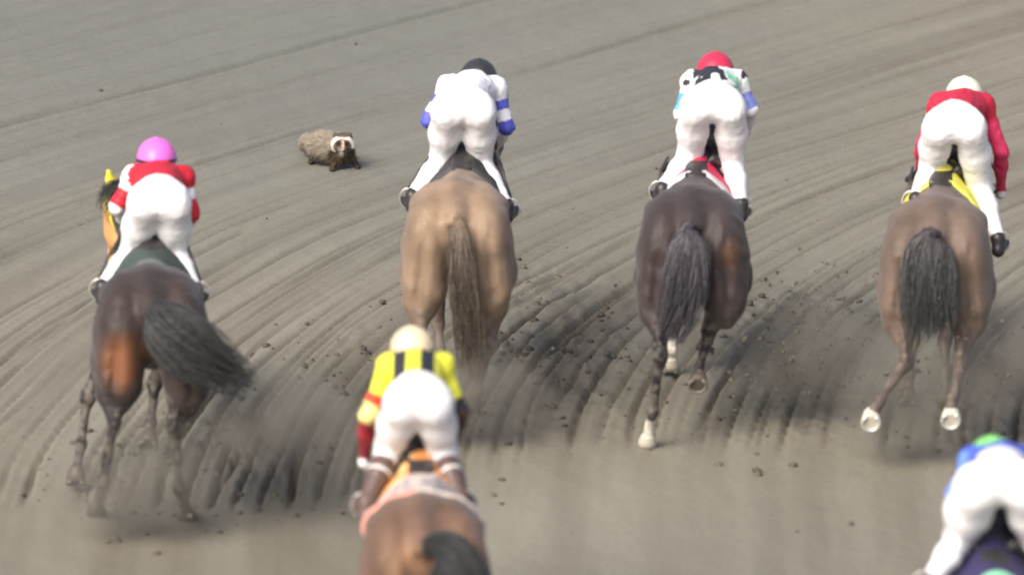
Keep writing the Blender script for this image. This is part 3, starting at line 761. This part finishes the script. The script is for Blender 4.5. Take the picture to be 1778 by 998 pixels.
#SPECS
NAVY = (0.09, 0.10, 0.50); WHT = (0.80, 0.79, 0.80); RED = (0.55, 0.02, 0.035); YEL = (0.82, 0.80, 0.06); BLK = (0.03, 0.03, 0.035)
HEAD_SIDE = {1: -0.20, 2: 0.10, 3: 0.12, 4: 0.16, 5: -0.05, 6: 0.0}
TURN = {1: -0.05, 2: 0.035, 3: 0.05, 4: 0.09, 5: -0.03, 6: 0.0}
specs = [
 dict(seed=1, croup=(262, 465), label='dark bay racehorse at the far left with its tail streaming out to the right',
      coat=(0.038, 0.027, 0.024), points=(0.018, 0.015, 0.015), tan=(0.19, 0.075, 0.030), hair=(0.040, 0.041, 0.041),
      patches=[(212, 625, 0.17, 0.85), (345, 640, 0.10, 0.4)],
      LH=[(196, 735, -0.36), (180, 835, -0.30), (168, 884, None)], RH=[(303, 745, -0.30), (312, 850, -0.30), (326, 892, None)],
      LF=[(152, 690, 1.00), (140, 770, 0.85), (132, 828, 0.62)], RF=[(268, 668, 1.15), (262, 735, 0.95), (258, 765, 0.85)],
      tail=[(268, 545, -0.38), (310, 590, -0.46), (370, 630, -0.50), (440, 672, -0.50)], tail_w=(0.03, 0.10, 0.16, 0.17, 0.13, 0.06), tail_fray=0.4,
      poll=(-0.17, 1.82, 1.40), nose=(-0.20, 2.12, 0.90), hood=((0.75, 0.62, 0.06), (0.62, 0.33, 0.13)),
      cloth=((0.05, 0.07, 0.062), (0.10, 0.12, 0.11)), mane_side=-1),
 dict(seed=2, croup=(795, 313), label='pale brown racehorse with a long thin tail, second from the left in the leading rank',
      coat=(0.235, 0.163, 0.108), points=(0.10, 0.07, 0.055), tan=(0.31, 0.215, 0.14), hair=(0.090, 0.072, 0.056), tail_root=(0.19, 0.13, 0.088),
      patches=[(750, 400, 0.13, 0.6), (850, 400, 0.12, 0.5)],
      LH=[(727, 590, -0.40), (724, 680, -0.42), (728, 740, -0.25)], RH=[(848, 600, -0.30), (828, 680, -0.40), (820, 705, -0.42)],
      LF=[(760, 560, 1.2), (765, 610, 1.1), (768, 632, 1.15)], RF=[(828, 530, 1.35), (822, 560, 1.2), (818, 585, 1.1)],
      tail=[(797, 385, -0.42), (803, 470, -0.50), (812, 560, -0.48), (822, 665, -0.46)], tail_w=(0.02, 0.03, 0.045, 0.065, 0.06, 0.03),
      cloth=((0.03, 0.03, 0.032), (0.06, 0.06, 0.06)), cloth_y=(0.55, 1.0)),
 dict(seed=3, croup=(1204, 325), label='blackish brown racehorse with one white sock on its planted left hind leg',
      coat=(0.042, 0.031, 0.030), points=(0.020, 0.017, 0.018), tan=(0.105, 0.055, 0.030), hair=(0.075, 0.070, 0.080),
      patches=[(1272, 440, 0.10, 0.8)], socks={'LH': 0.72, 'LF': 0.35},
      LH=[(1146, 618, -0.46), (1132, 715, -0.42), (1124, 766, None)], RH=[(1232, 572, -0.20), (1213, 645, -0.22), (1212, 662, -0.30)],
      LF=[(1172, 560, 1.15), (1166, 605, 1.15), (1164, 632, 1.2)], RF=[(1240, 520, 1.4), (1230, 570, 1.35), (1225, 600, 1.35)],
      tail=[(1196, 400, -0.42), (1196, 465, -0.48), (1178, 540, -0.48), (1160, 598, -0.44)], tail_w=(0.03, 0.055, 0.095, 0.12, 0.10, 0.05),
      cloth=((0.60, 0.03, 0.10), (0.55, 0.52, 0.54)), cloth_y=(0.56, 1.0)),
 dict(seed=4, croup=(1628, 343), label='mid brown racehorse at the right with both pale hind hooves flung up',
      coat=(0.130, 0.092, 0.070), points=(0.085, 0.062, 0.052), tan=(0.17, 0.115, 0.08), hair=(0.062, 0.066, 0.066), tail_root=(0.11, 0.085, 0.09),
      patches=[(1690, 450, 0.13, 0.5)],
      LH=[(1572, 628, -0.42), (1528, 695, -0.66), (1512, 728, -0.72)], RH=[(1668, 625, -0.40), (1655, 690, -0.66), (1651, 724, -0.72)],
      flung={'LH': (-0.05, 0.93, 0.30), 'RH': (0.0, 0.93, 0.30)},
      LF=[(1585, 590, 1.05), (1580, 650, 0.90), (1576, 690, 0.75)], RF=[(1640, 590, 1.1), (1642, 650, 0.95), (1640, 695, 0.85)],
      tail=[(1615, 405, -0.40), (1612, 450, -0.46), (1612, 520, -0.50), (1612, 590, -0.48)], tail_w=(0.03, 0.07, 0.13, 0.145, 0.145, 0.135), tail_fray=0.25,
      cloth=((0.78, 0.74, 0.10), (0.78, 0.74, 0.12)), cloth_y=(0.60, 1.0)),
 dict(seed=5, croup=(736, 862), label='chestnut brown racehorse at the bottom centre wearing an orange and mottled cloth',
      coat=(0.135, 0.078, 0.050), points=(0.06, 0.045, 0.04), tan=(0.25, 0.14, 0.08), hair=(0.030, 0.032, 0.033),
      patches=[(700, 985, 0.14, 0.8), (840, 960, 0.11, 0.7)],
      LH=[(680, 1170, -0.42), (670, 1270, -0.42), (668, 1320, -0.30)], RH=[(800, 1160, -0.30), (790, 1240, -0.40), (790, 1265, -0.42)],
      LF=[(690, 1130, 1.2), (690, 1190, 1.15), (690, 1215, 1.2)], RF=[(790, 1090, 1.35), (785, 1130, 1.25), (785, 1160, 1.2)],
      tail=[(782, 945, -0.42), (800, 1010, -0.52), (812, 1090, -0.52), (815, 1200, -0.48)], tail_w=(0.04, 0.09, 0.12, 0.13, 0.10, 0.04),
      cloth=((0.33, 0.29, 0.29), (0.55, 0.48, 0.42)), cloth_pat=1, cloth_y=(0.10, 1.0), cloth_z=0.62),
 dict(seed=6, croup=(1745, 1022), label='dark racehorse mostly cut off by the bottom right corner of the photo',
      coat=(0.040, 0.032, 0.030), points=(0.018, 0.015, 0.015), tan=(0.08, 0.05, 0.035), hair=(0.02, 0.02, 0.022),
      LH=[(1690, 1330, -0.42), (1680, 1430, -0.42), (1678, 1480, -0.30)], RH=[(1800, 1320, -0.30), (1795, 1400, -0.40), (1795, 1425, -0.42)],
      LF=[(1700, 1290, 1.2), (1700, 1350, 1.15), (1700, 1375, 1.2)], RF=[(1790, 1250, 1.35), (1785, 1290, 1.25), (1785, 1320, 1.2)],
      tail=[(1745, 1100, -0.42), (1750, 1190, -0.5), (1750, 1270, -0.5), (1750, 1350, -0.46)],
      cloth=((0.035, 0.028, 0.09), (0.25, 0.62, 0.38)), cloth_y=(0.40, 1.0)),
]
HIP, KN, AN, SH, EL, HA, HD = 0.64, 0.86, 0.60, 1.06, 1.02, 1.36, 1.24
def J(hl, hr, kl, kr, al, ar, sl, sr, el, er, gl, gr, hd, dan=(AN, AN)):
    return dict(hipL=(*hl, HIP), hipR=(*hr, HIP), kneeL=(*kl, KN), kneeR=(*kr, KN), ankL=(*al, dan[0]), ankR=(*ar, dan[1]),
                shL=(*sl, SH), shR=(*sr, SH), elL=(*el, EL), elR=(*er, EL), haL=(*gl, HA), haR=(*gr, HA), head=(*hd, HD))
jspecs = [
 dict(label='jockey in a red jersey and bright pink helmet at the far left', helmet=('pink_cap', (0.80, 0.16, 0.62)), waist=0.16,
      j=J((249, 355), (304, 355), (232, 434), (303, 438), (178, 498), (340, 503), (232, 308), (318, 308), (203, 360), (333, 372), (232, 400), (318, 398), (272, 282)),
      silk=dict(body=RED, sleeveL=[(0, 0.22, WHT), (0.22, 0.48, RED), (0.48, 1.1, WHT)], sleeveR=[(0, 0.15, RED), (0.15, 0.3, WHT), (0.3, 0.55, RED), (0.55, 1.1, WHT)])),
 dict(label='jockey all in white with blue sleeve hoops and a black helmet', helmet=('black_cap', (0.035, 0.033, 0.035)),
      j=J((775, 195), (835, 195), (769, 274), (832, 278), (716, 340), (880, 358), (778, 150), (860, 152), (744, 210), (880, 220), (782, 250), (850, 268), (831, 143)), waist=0.62,
      silk=dict(body=WHT, sleeveL=[(0, 0.16, WHT), (0.16, 0.28, NAVY), (0.28, 0.4, WHT), (0.4, 0.52, NAVY), (0.52, 1.1, WHT)], sleeveR=[(0, 0.16, WHT), (0.16, 0.28, NAVY), (0.28, 0.42, WHT), (0.42, 0.55, NAVY), (0.55, 1.1, WHT)])),
 dict(label='jockey with a red helmet and a white jersey with black patches and blue sleeves', helmet=('red_cap', (0.55, 0.03, 0.07)), waist=0.20,
      j=J((1207, 190), (1269, 190), (1199, 268), (1272, 282), (1150, 328), (1287, 355), (1203, 143), (1280, 143), (1183, 195), (1303, 190), (1200, 240), (1290, 240), (1242, 131)),
      silk=dict(body=WHT, pat='patches', pc=BLK, sleeveL=[(0.0, 0.22, WHT), (0.22, 0.5, (0.12, 0.38, 0.68)), (0.5, 1.1, WHT)], sleeveR=[(0.0, 0.22, WHT), (0.22, 0.5, (0.22, 0.26, 0.62)), (0.5, 1.1, WHT)])),
 dict(label='jockey in a crimson jersey and a cream helmet at the right', helmet=('cream_cap', (0.78, 0.76, 0.58)), waist=0.20,
      j=J((1628, 225), (1686, 225), (1618, 290), (1700, 320), (1590, 345), (1733, 415), (1632, 182), (1708, 182), (1604, 250), (1738, 262), (1598, 300), (1738, 335), (1674, 174)),
      silk=dict(body=(0.50, 0.02, 0.05), sleeveL=[(0, 0.16, (0.5, 0.02, 0.05)), (0.16, 0.36, (0.5, 0.72, 0.55)), (0.36, 1.1, (0.6, 0.03, 0.09))], sleeveR=[(0, 0.2, (0.5, 0.02, 0.05)), (0.2, 1.1, (0.68, 0.04, 0.12))])),
 dict(label='jockey in a yellow jersey with black bars, red and yellow sleeve, at the bottom centre', helmet=('peach_cap', (0.78, 0.62, 0.40)), waist=0.16, high=True, breech_len=0.30,
      j=J((697, 703), (756, 703), (677, 775), (767, 780), (636, 872), (800, 866), (678, 637), (764, 637), (640, 720), (800, 715), (632, 800), (786, 770), (716, 614)),
      silk=dict(body=YEL, pat='stripes', pc=BLK, sleeveL=[(0, 0.28, YEL), (0.28, 0.38, (0.7, 0.06, 0.03)), (0.38, 0.52, (0.85, 0.72, 0.25)), (0.52, 1.1, (0.40, 0.03, 0.05))], sleeveR=[(0, 0.35, YEL), (0.35, 0.5, BLK), (0.5, 1.1, (0.10, 0.05, 0.04))])),
 dict(label='jockey in a blue jersey and green helmet cut off by the bottom right corner', helmet=('green_cap', (0.22, 0.60, 0.16)), hipw=1.25, waist=0.62,
      j=J((1695, 848), (1785, 848), (1668, 930), (1800, 935), (1612, 1010), (1838, 1010), (1690, 800), (1780, 800), (1658, 860), (1806, 870), (1660, 920), (1790, 920), (1722, 806)),
      silk=dict(body=(0.07, 0.11, 0.55), sleeveL=[(0, 1.1, (0.14, 0.26, 0.75))], sleeveR=[(0, 1.1, (0.14, 0.26, 0.75))])),
]
horses = []
for sp, jp in zip(specs, jspecs):
    H = make_horse(sp); make_jockey(H, jp); H['F'] = None; horses.append(H)
#EXTRAS
# ------------------------------------------------------------------ raccoon dog trotting towards the camera
def fur(V, F, n, ln, flow, rnd, colf, name, parent, r=0.0016):
    A, B, C_ = V[F[:, 0]], V[F[:, 1]], V[F[:, 2]]
    nr = np.cross(B-A, C_-A); ar = np.linalg.norm(nr, axis=1); nr /= ar[:, None]+1e-12
    i = rnd.choice(len(F), n, p=ar/ar.sum()); a, b = rnd.random((2, n, 1)); p = A[i]+(B[i]-A[i])*a+(V[F[i, 3]]-A[i])*b
    d = nr[i]*0.55+flow(p)*0.8+rnd.normal(0, 0.18, (n, 3)); d /= np.linalg.norm(d, axis=1)[:, None]
    sd_ = np.cross(d, rnd.normal(0, 1, (n, 3))); sd_ /= np.linalg.norm(sd_, axis=1)[:, None]
    l = ln(p)*rnd.uniform(0.6, 1.2, n); tip = p+d*l[:, None]-np.array([0, 0, 0.12])*l[:, None]
    P = np.stack([p-sd_*r, p+sd_*r, tip], 1).reshape(-1, 3); Fc = np.arange(3*n).reshape(n, 3)
    c = np.repeat(colf(p)*rnd.uniform(0.85, 1.15, (n, 1)), 3, 0)
    return mesh(name, P+wloc(parent), Fc, M_fur, parent, c, smooth=False)
M_fur = mat_attr('fur', rough=0.8, spec=0.2, nscale=40, namt=0.25, bscale=120, bamt=0.4)
def make_raccoon_dog():
    b0 = at_z(587, 291, 0)
    root = empty('raccoon_dog', (b0[0], b0[1], 0.004), 'small stout raccoon dog with pale brow and dark face trotting across the sand', 'raccoon dog')
    F = Field((-0.32, -0.28, 0), (0.22, 0.36, 0.36), 0.0075)
    rump = np.array([-0.105, 0.08, 0.125]); sh = np.array([0.015, -0.03, 0.125]); hd = np.array([0.036, -0.105, 0.192])
    F.ell(rump, (0.085, 0.10, 0.090), 0.05); F.ell((rump+sh)/2+np.array([0, 0, 0.004]), (0.085, 0.13, 0.086), 0.05, rot=(0, 0, 0.6)); F.ell(sh, (0.080, 0.09, 0.092), 0.05)
    F.cone(sh, hd, 0.078, 0.066, 0.03); F.ell(hd, (0.078, 0.060, 0.058), 0.02)
    for s in (-1, 1): F.ell(hd+np.array([s*0.050, -0.006, -0.020]), (0.032, 0.028, 0.026), 0.02); F.cone(hd+np.array([s*0.045, 0.012, 0.040]), hd+np.array([s*0.050, 0.012, 0.058]), 0.020, 0.013, 0.008)
    nose = hd+np.array([0.006, -0.105, -0.032]); F.cone(hd+np.array([0, -0.035, -0.018]), nose, 0.034, 0.014, 0.02)
    feet = [((-0.02, -0.07), (-0.035, -0.115)), ((0.07, -0.05), (0.135, -0.045)), ((-0.165, 0.15), (-0.185, 0.10)), ((-0.065, 0.17), (-0.06, 0.21))]
    for (a, b_), (c, d) in feet:
        F.cone((a, b_, 0.11), ((a+c)/2, (b_+d)/2+0.008, 0.055), 0.034, 0.021, 0.03); F.cone(((a+c)/2, (b_+d)/2+0.008, 0.055), (c, d, 0.018), 0.020, 0.015, 0.015)
        F.ell((c, d-0.012, 0.013), (0.018, 0.026, 0.013), 0.01)
    t = [rump+np.array([-0.045, 0.075, 0.0]), np.array([-0.20, 0.25, 0.11]), np.array([-0.235, 0.32, 0.075])]
    F.cone(t[0], t[1], 0.035, 0.045, 0.03); F.cone(t[1], t[2], 0.045, 0.020, 0.02)
    def colf(V):
        c = np.tile(np.array([0.29, 0.25, 0.195]), (len(V), 1))
        c *= (0.7+0.7*fbm(V[:, 0]*22, V[:, 1]*22, V[:, 2]*10, seed=71, oct=3))[:, None]
        w = 1-sstep(0.05, 0.13, V[:, 2]); c = c*(1-w[:, None])+np.array([0.045, 0.036, 0.027])*w[:, None]
        w = (1-sstep(0.07, 0.10, np.linalg.norm(V-(sh+np.array([0.01, -0.05, -0.02])), axis=1))); c = c*(1-w[:, None])+np.array([0.085, 0.065, 0.045])*w[:, None]
        q = V-hd
        m = (np.abs(q[:, 0]) < 0.085) & (q[:, 1] < 0.03) & (q[:, 2] > -0.075) & (q[:, 2] < 0.07)
        c[m] = (0.12, 0.09, 0.065)
        arc = np.abs(np.sqrt((q[:, 0]/1.15)**2+(q[:, 2]+0.012)**2)-0.062) < 0.0095; arc &= (q[:, 2] > -0.03) | ((q[:, 0] < 0) & (q[:, 2] > -0.06))
        c[m & arc] = (0.72, 0.65, 0.55)
        for s in (-1, 1): c[m & (np.hypot(q[:, 0]-s*0.028, q[:, 2]-0.008) < 0.016)] = (0.03, 0.022, 0.018)
        c[(np.abs(q[:, 0]-0.003) < 0.010) & (q[:, 1] < -0.05)] = (0.42, 0.35, 0.28)
        c[m & (q[:, 2] < -0.050)] = (0.05, 0.04, 0.03)
        ear = (q[:, 2] > 0.05) & (q[:, 1] < 0.05); c[ear] = (0.11, 0.09, 0.07)
        return c
    V, Fq = F.polygonize()
    body = mesh('body', V+wloc(root), Fq, M_fur, root, colf(V))
    rnd = np.random.default_rng(3)
    def flow(p):
        f = np.tile(np.array([-0.45, 0.75, -0.35]), (len(p), 1)); return f
    def ln(p):
        l = 0.044*np.ones(len(p)); l[np.linalg.norm(p-hd, axis=1) < 0.09] = 0.011; l[p[:, 2] < 0.055] = 0.010; return l
    fur(V, Fq, 15000, ln, flow, rnd, colf, 'fur', root)
    for s in (-1, 1):
        g = Field(hd+np.array([s*0.026-0.02, -0.08, -0.015]), hd+np.array([s*0.026+0.02, -0.03, 0.03]), 0.003); g.ell(hd+np.array([s*0.026, -0.055, 0.008]), (0.0085, 0.007, 0.0085), 0.003); sdmesh('eye', g, M_eye, root, None, wloc(root))
    g = Field(nose-0.03, nose+0.03, 0.003); g.ell(nose+np.array([0, -0.010, 0.003]), (0.011, 0.008, 0.008), 0.003); sdmesh('nose', g, M_eye, root, None, wloc(root))
make_raccoon_dog()

# ------------------------------------------------------------------ loose and flying sand
def lumps(name, P, R_, mat, squash=0.75):
    t = (1+5**0.5)/2
    iv = np.array([(-1, t, 0), (1, t, 0), (-1, -t, 0), (1, -t, 0), (0, -1, t), (0, 1, t), (0, -1, -t), (0, 1, -t), (t, 0, -1), (t, 0, 1), (-t, 0, -1), (-t, 0, 1)])/1.9
    fc = np.array([(0, 11, 5), (0, 5, 1), (0, 1, 7), (0, 7, 10), (0, 10, 11), (1, 5, 9), (5, 11, 4), (11, 10, 2), (10, 7, 6), (7, 1, 8), (3, 9, 4), (3, 4, 2), (3, 2, 6), (3, 6, 8), (3, 8, 9), (4, 9, 5), (2, 4, 11), (6, 2, 10), (8, 6, 7), (9, 8, 1)])
    n = len(P); V = iv[None]*rng.uniform(0.6, 1.35, (n, 12, 1))*np.array([1, 1, squash])*R_[:, None, None]+P[:, None]
    F = fc[None]+12*np.arange(n)[:, None, None]
    c = np.repeat(np.array([0.110, 0.096, 0.075])*rng.uniform(0.6, 1.25, (n, 1)), 12, 0)
    o = mesh(name, V.reshape(-1, 3), F.reshape(-1, 3), mat, None, c); o['kind'] = 'stuff'; return o
P = []
for (wx, wy, wrx, wry, wa) in WAKES:
    n = int(300*wa); P.append(np.stack([rng.normal(wx, wrx*0.7, n), rng.normal(wy, wry*0.7, n), 0*np.arange(n)], 1))
n = 90; a, b_ = at_z(0, 900, 0), at_z(1778, 60, 0); P.append(np.stack([rng.uniform(-3.8, 4.2, n), rng.uniform(a[1]-1, b_[1], n), 0*np.arange(n)], 1))
P = np.concatenate(P); rr = 0.004+0.026*rng.random(len(P))**4
P[:, 2] = ground_h(P[:, 0], P[:, 1])+rr*0.25
lumps('sand_clods', P, rr, M_sand)
Q = []
for (px_, py_, dy_, hi, nn) in ((250, 800, 0, 0, 50), (420, 730, 0, 0, 70), (870, 660, 0, 1, 90), (1215, 680, 0, 2, 70), (1380, 600, 0.2, 2, 170), (1320, 660, 0.0, 2, 70), (1450, 540, 0.3, 2, 100), (1560, 690, 0, 3, 100), (1735, 640, 0, 3, 120)):
    Y0 = horses[hi]['base'][1]
    for k in range(nn): 
        p = at_y(px_+rng.normal(0, 55), py_+rng.normal(0, 55), Y0+dy_+rng.normal(-0.25, 0.25))
        if p[2] > 0.03: Q.append(p)
Q = np.array(Q); lumps('flying_sand', Q, 0.003+0.013*rng.random(len(Q))**3, M_sand, 0.9)

# ------------------------------------------------------------------ dust the runners kick up
md = bpy.data.materials.new('dust'); md.use_nodes = True; t_ = md.node_tree; t_.nodes.clear()
out = t_.nodes.new('ShaderNodeOutputMaterial'); pv = t_.nodes.new('ShaderNodeVolumePrincipled'); t_.links.new(pv.outputs[0], out.inputs['Volume'])
pv.inputs['Color'].default_value = (0.60, 0.55, 0.46, 1); pv.inputs['Anisotropy'].default_value = 0.1
tc = t_.nodes.new('ShaderNodeTexCoord'); nz = t_.nodes.new('ShaderNodeTexNoise'); nz.inputs['Scale'].default_value = 3.2; nz.inputs['Detail'].default_value = 4
t_.links.new(tc.outputs['Object'], nz.inputs[0])
ln_ = t_.nodes.new('ShaderNodeVectorMath'); ln_.operation = 'LENGTH'
sep = t_.nodes.new('ShaderNodeMapping'); sep.vector_type = 'POINT'; t_.links.new(tc.outputs['Generated'], sep.inputs[0]); sep.inputs['Location'].default_value = (-1, -1, -1); sep.inputs['Scale'].default_value = (2, 2, 2)
t_.links.new(sep.outputs[0], ln_.inputs[0])
f1 = t_.nodes.new('ShaderNodeMapRange'); f1.inputs[1].default_value = 1.0; f1.inputs[2].default_value = 0.15; f1.inputs[3].default_value = 0; f1.inputs[4].default_value = 1; t_.links.new(ln_.outputs['Value'], f1.inputs[0])
f2 = t_.nodes.new('ShaderNodeMapRange'); f2.inputs[1].default_value = 0.38; f2.inputs[2].default_value = 0.68; t_.links.new(nz.outputs[0], f2.inputs[0])
mu = t_.nodes.new('ShaderNodeMath'); mu.operation = 'MULTIPLY'; t_.links.new(f1.outputs[0], mu.inputs[0]); t_.links.new(f2.outputs[0], mu.inputs[1])
m2 = t_.nodes.new('ShaderNodeMath'); m2.operation = 'MULTIPLY'; t_.links.new(mu.outputs[0], m2.inputs[0]); m2.inputs[1].default_value = 7.0; t_.links.new(m2.outputs[0], pv.inputs['Density'])
def dust(px_, py_, hi, dy_, r):
    p = at_y(px_, py_, horses[hi]['base'][1]+dy_); V = []; F = []; nu, nv = 20, 12
    for j in range(1, nv):
        for i in range(nu):
            a, b_ = 2*math.pi*i/nu, math.pi*j/nv; V.append(p+np.array([r[0]*math.cos(a)*math.sin(b_), r[1]*math.sin(a)*math.sin(b_), r[2]*math.cos(b_)]))
    for j in range(nv-2):
        for i in range(nu): k = (i+1) % nu; F.append((j*nu+i, (j+1)*nu+i, (j+1)*nu+k, j*nu+k))
    F.append(tuple(range(nu))); F.append(tuple((nv-2)*nu+i for i in range(nu))[::-1])
    o = mesh('dust_cloud', np.array(V)-p, F, md); o.location = p; o['kind'] = 'stuff'
dust(240, 830, 0, -0.35, (0.55, 0.35, 0.42))
dust(470, 720, 0, -0.2, (0.55, 0.5, 0.35))
dust(800, 680, 1, -0.45, (0.55, 0.40, 0.40))
dust(1390, 610, 2, 0.2, (0.65, 0.5, 0.38))
dust(1590, 690, 3, -0.45, (0.60, 0.30, 0.42))
dust(1750, 620, 3, -0.1, (0.40, 0.5, 0.42))
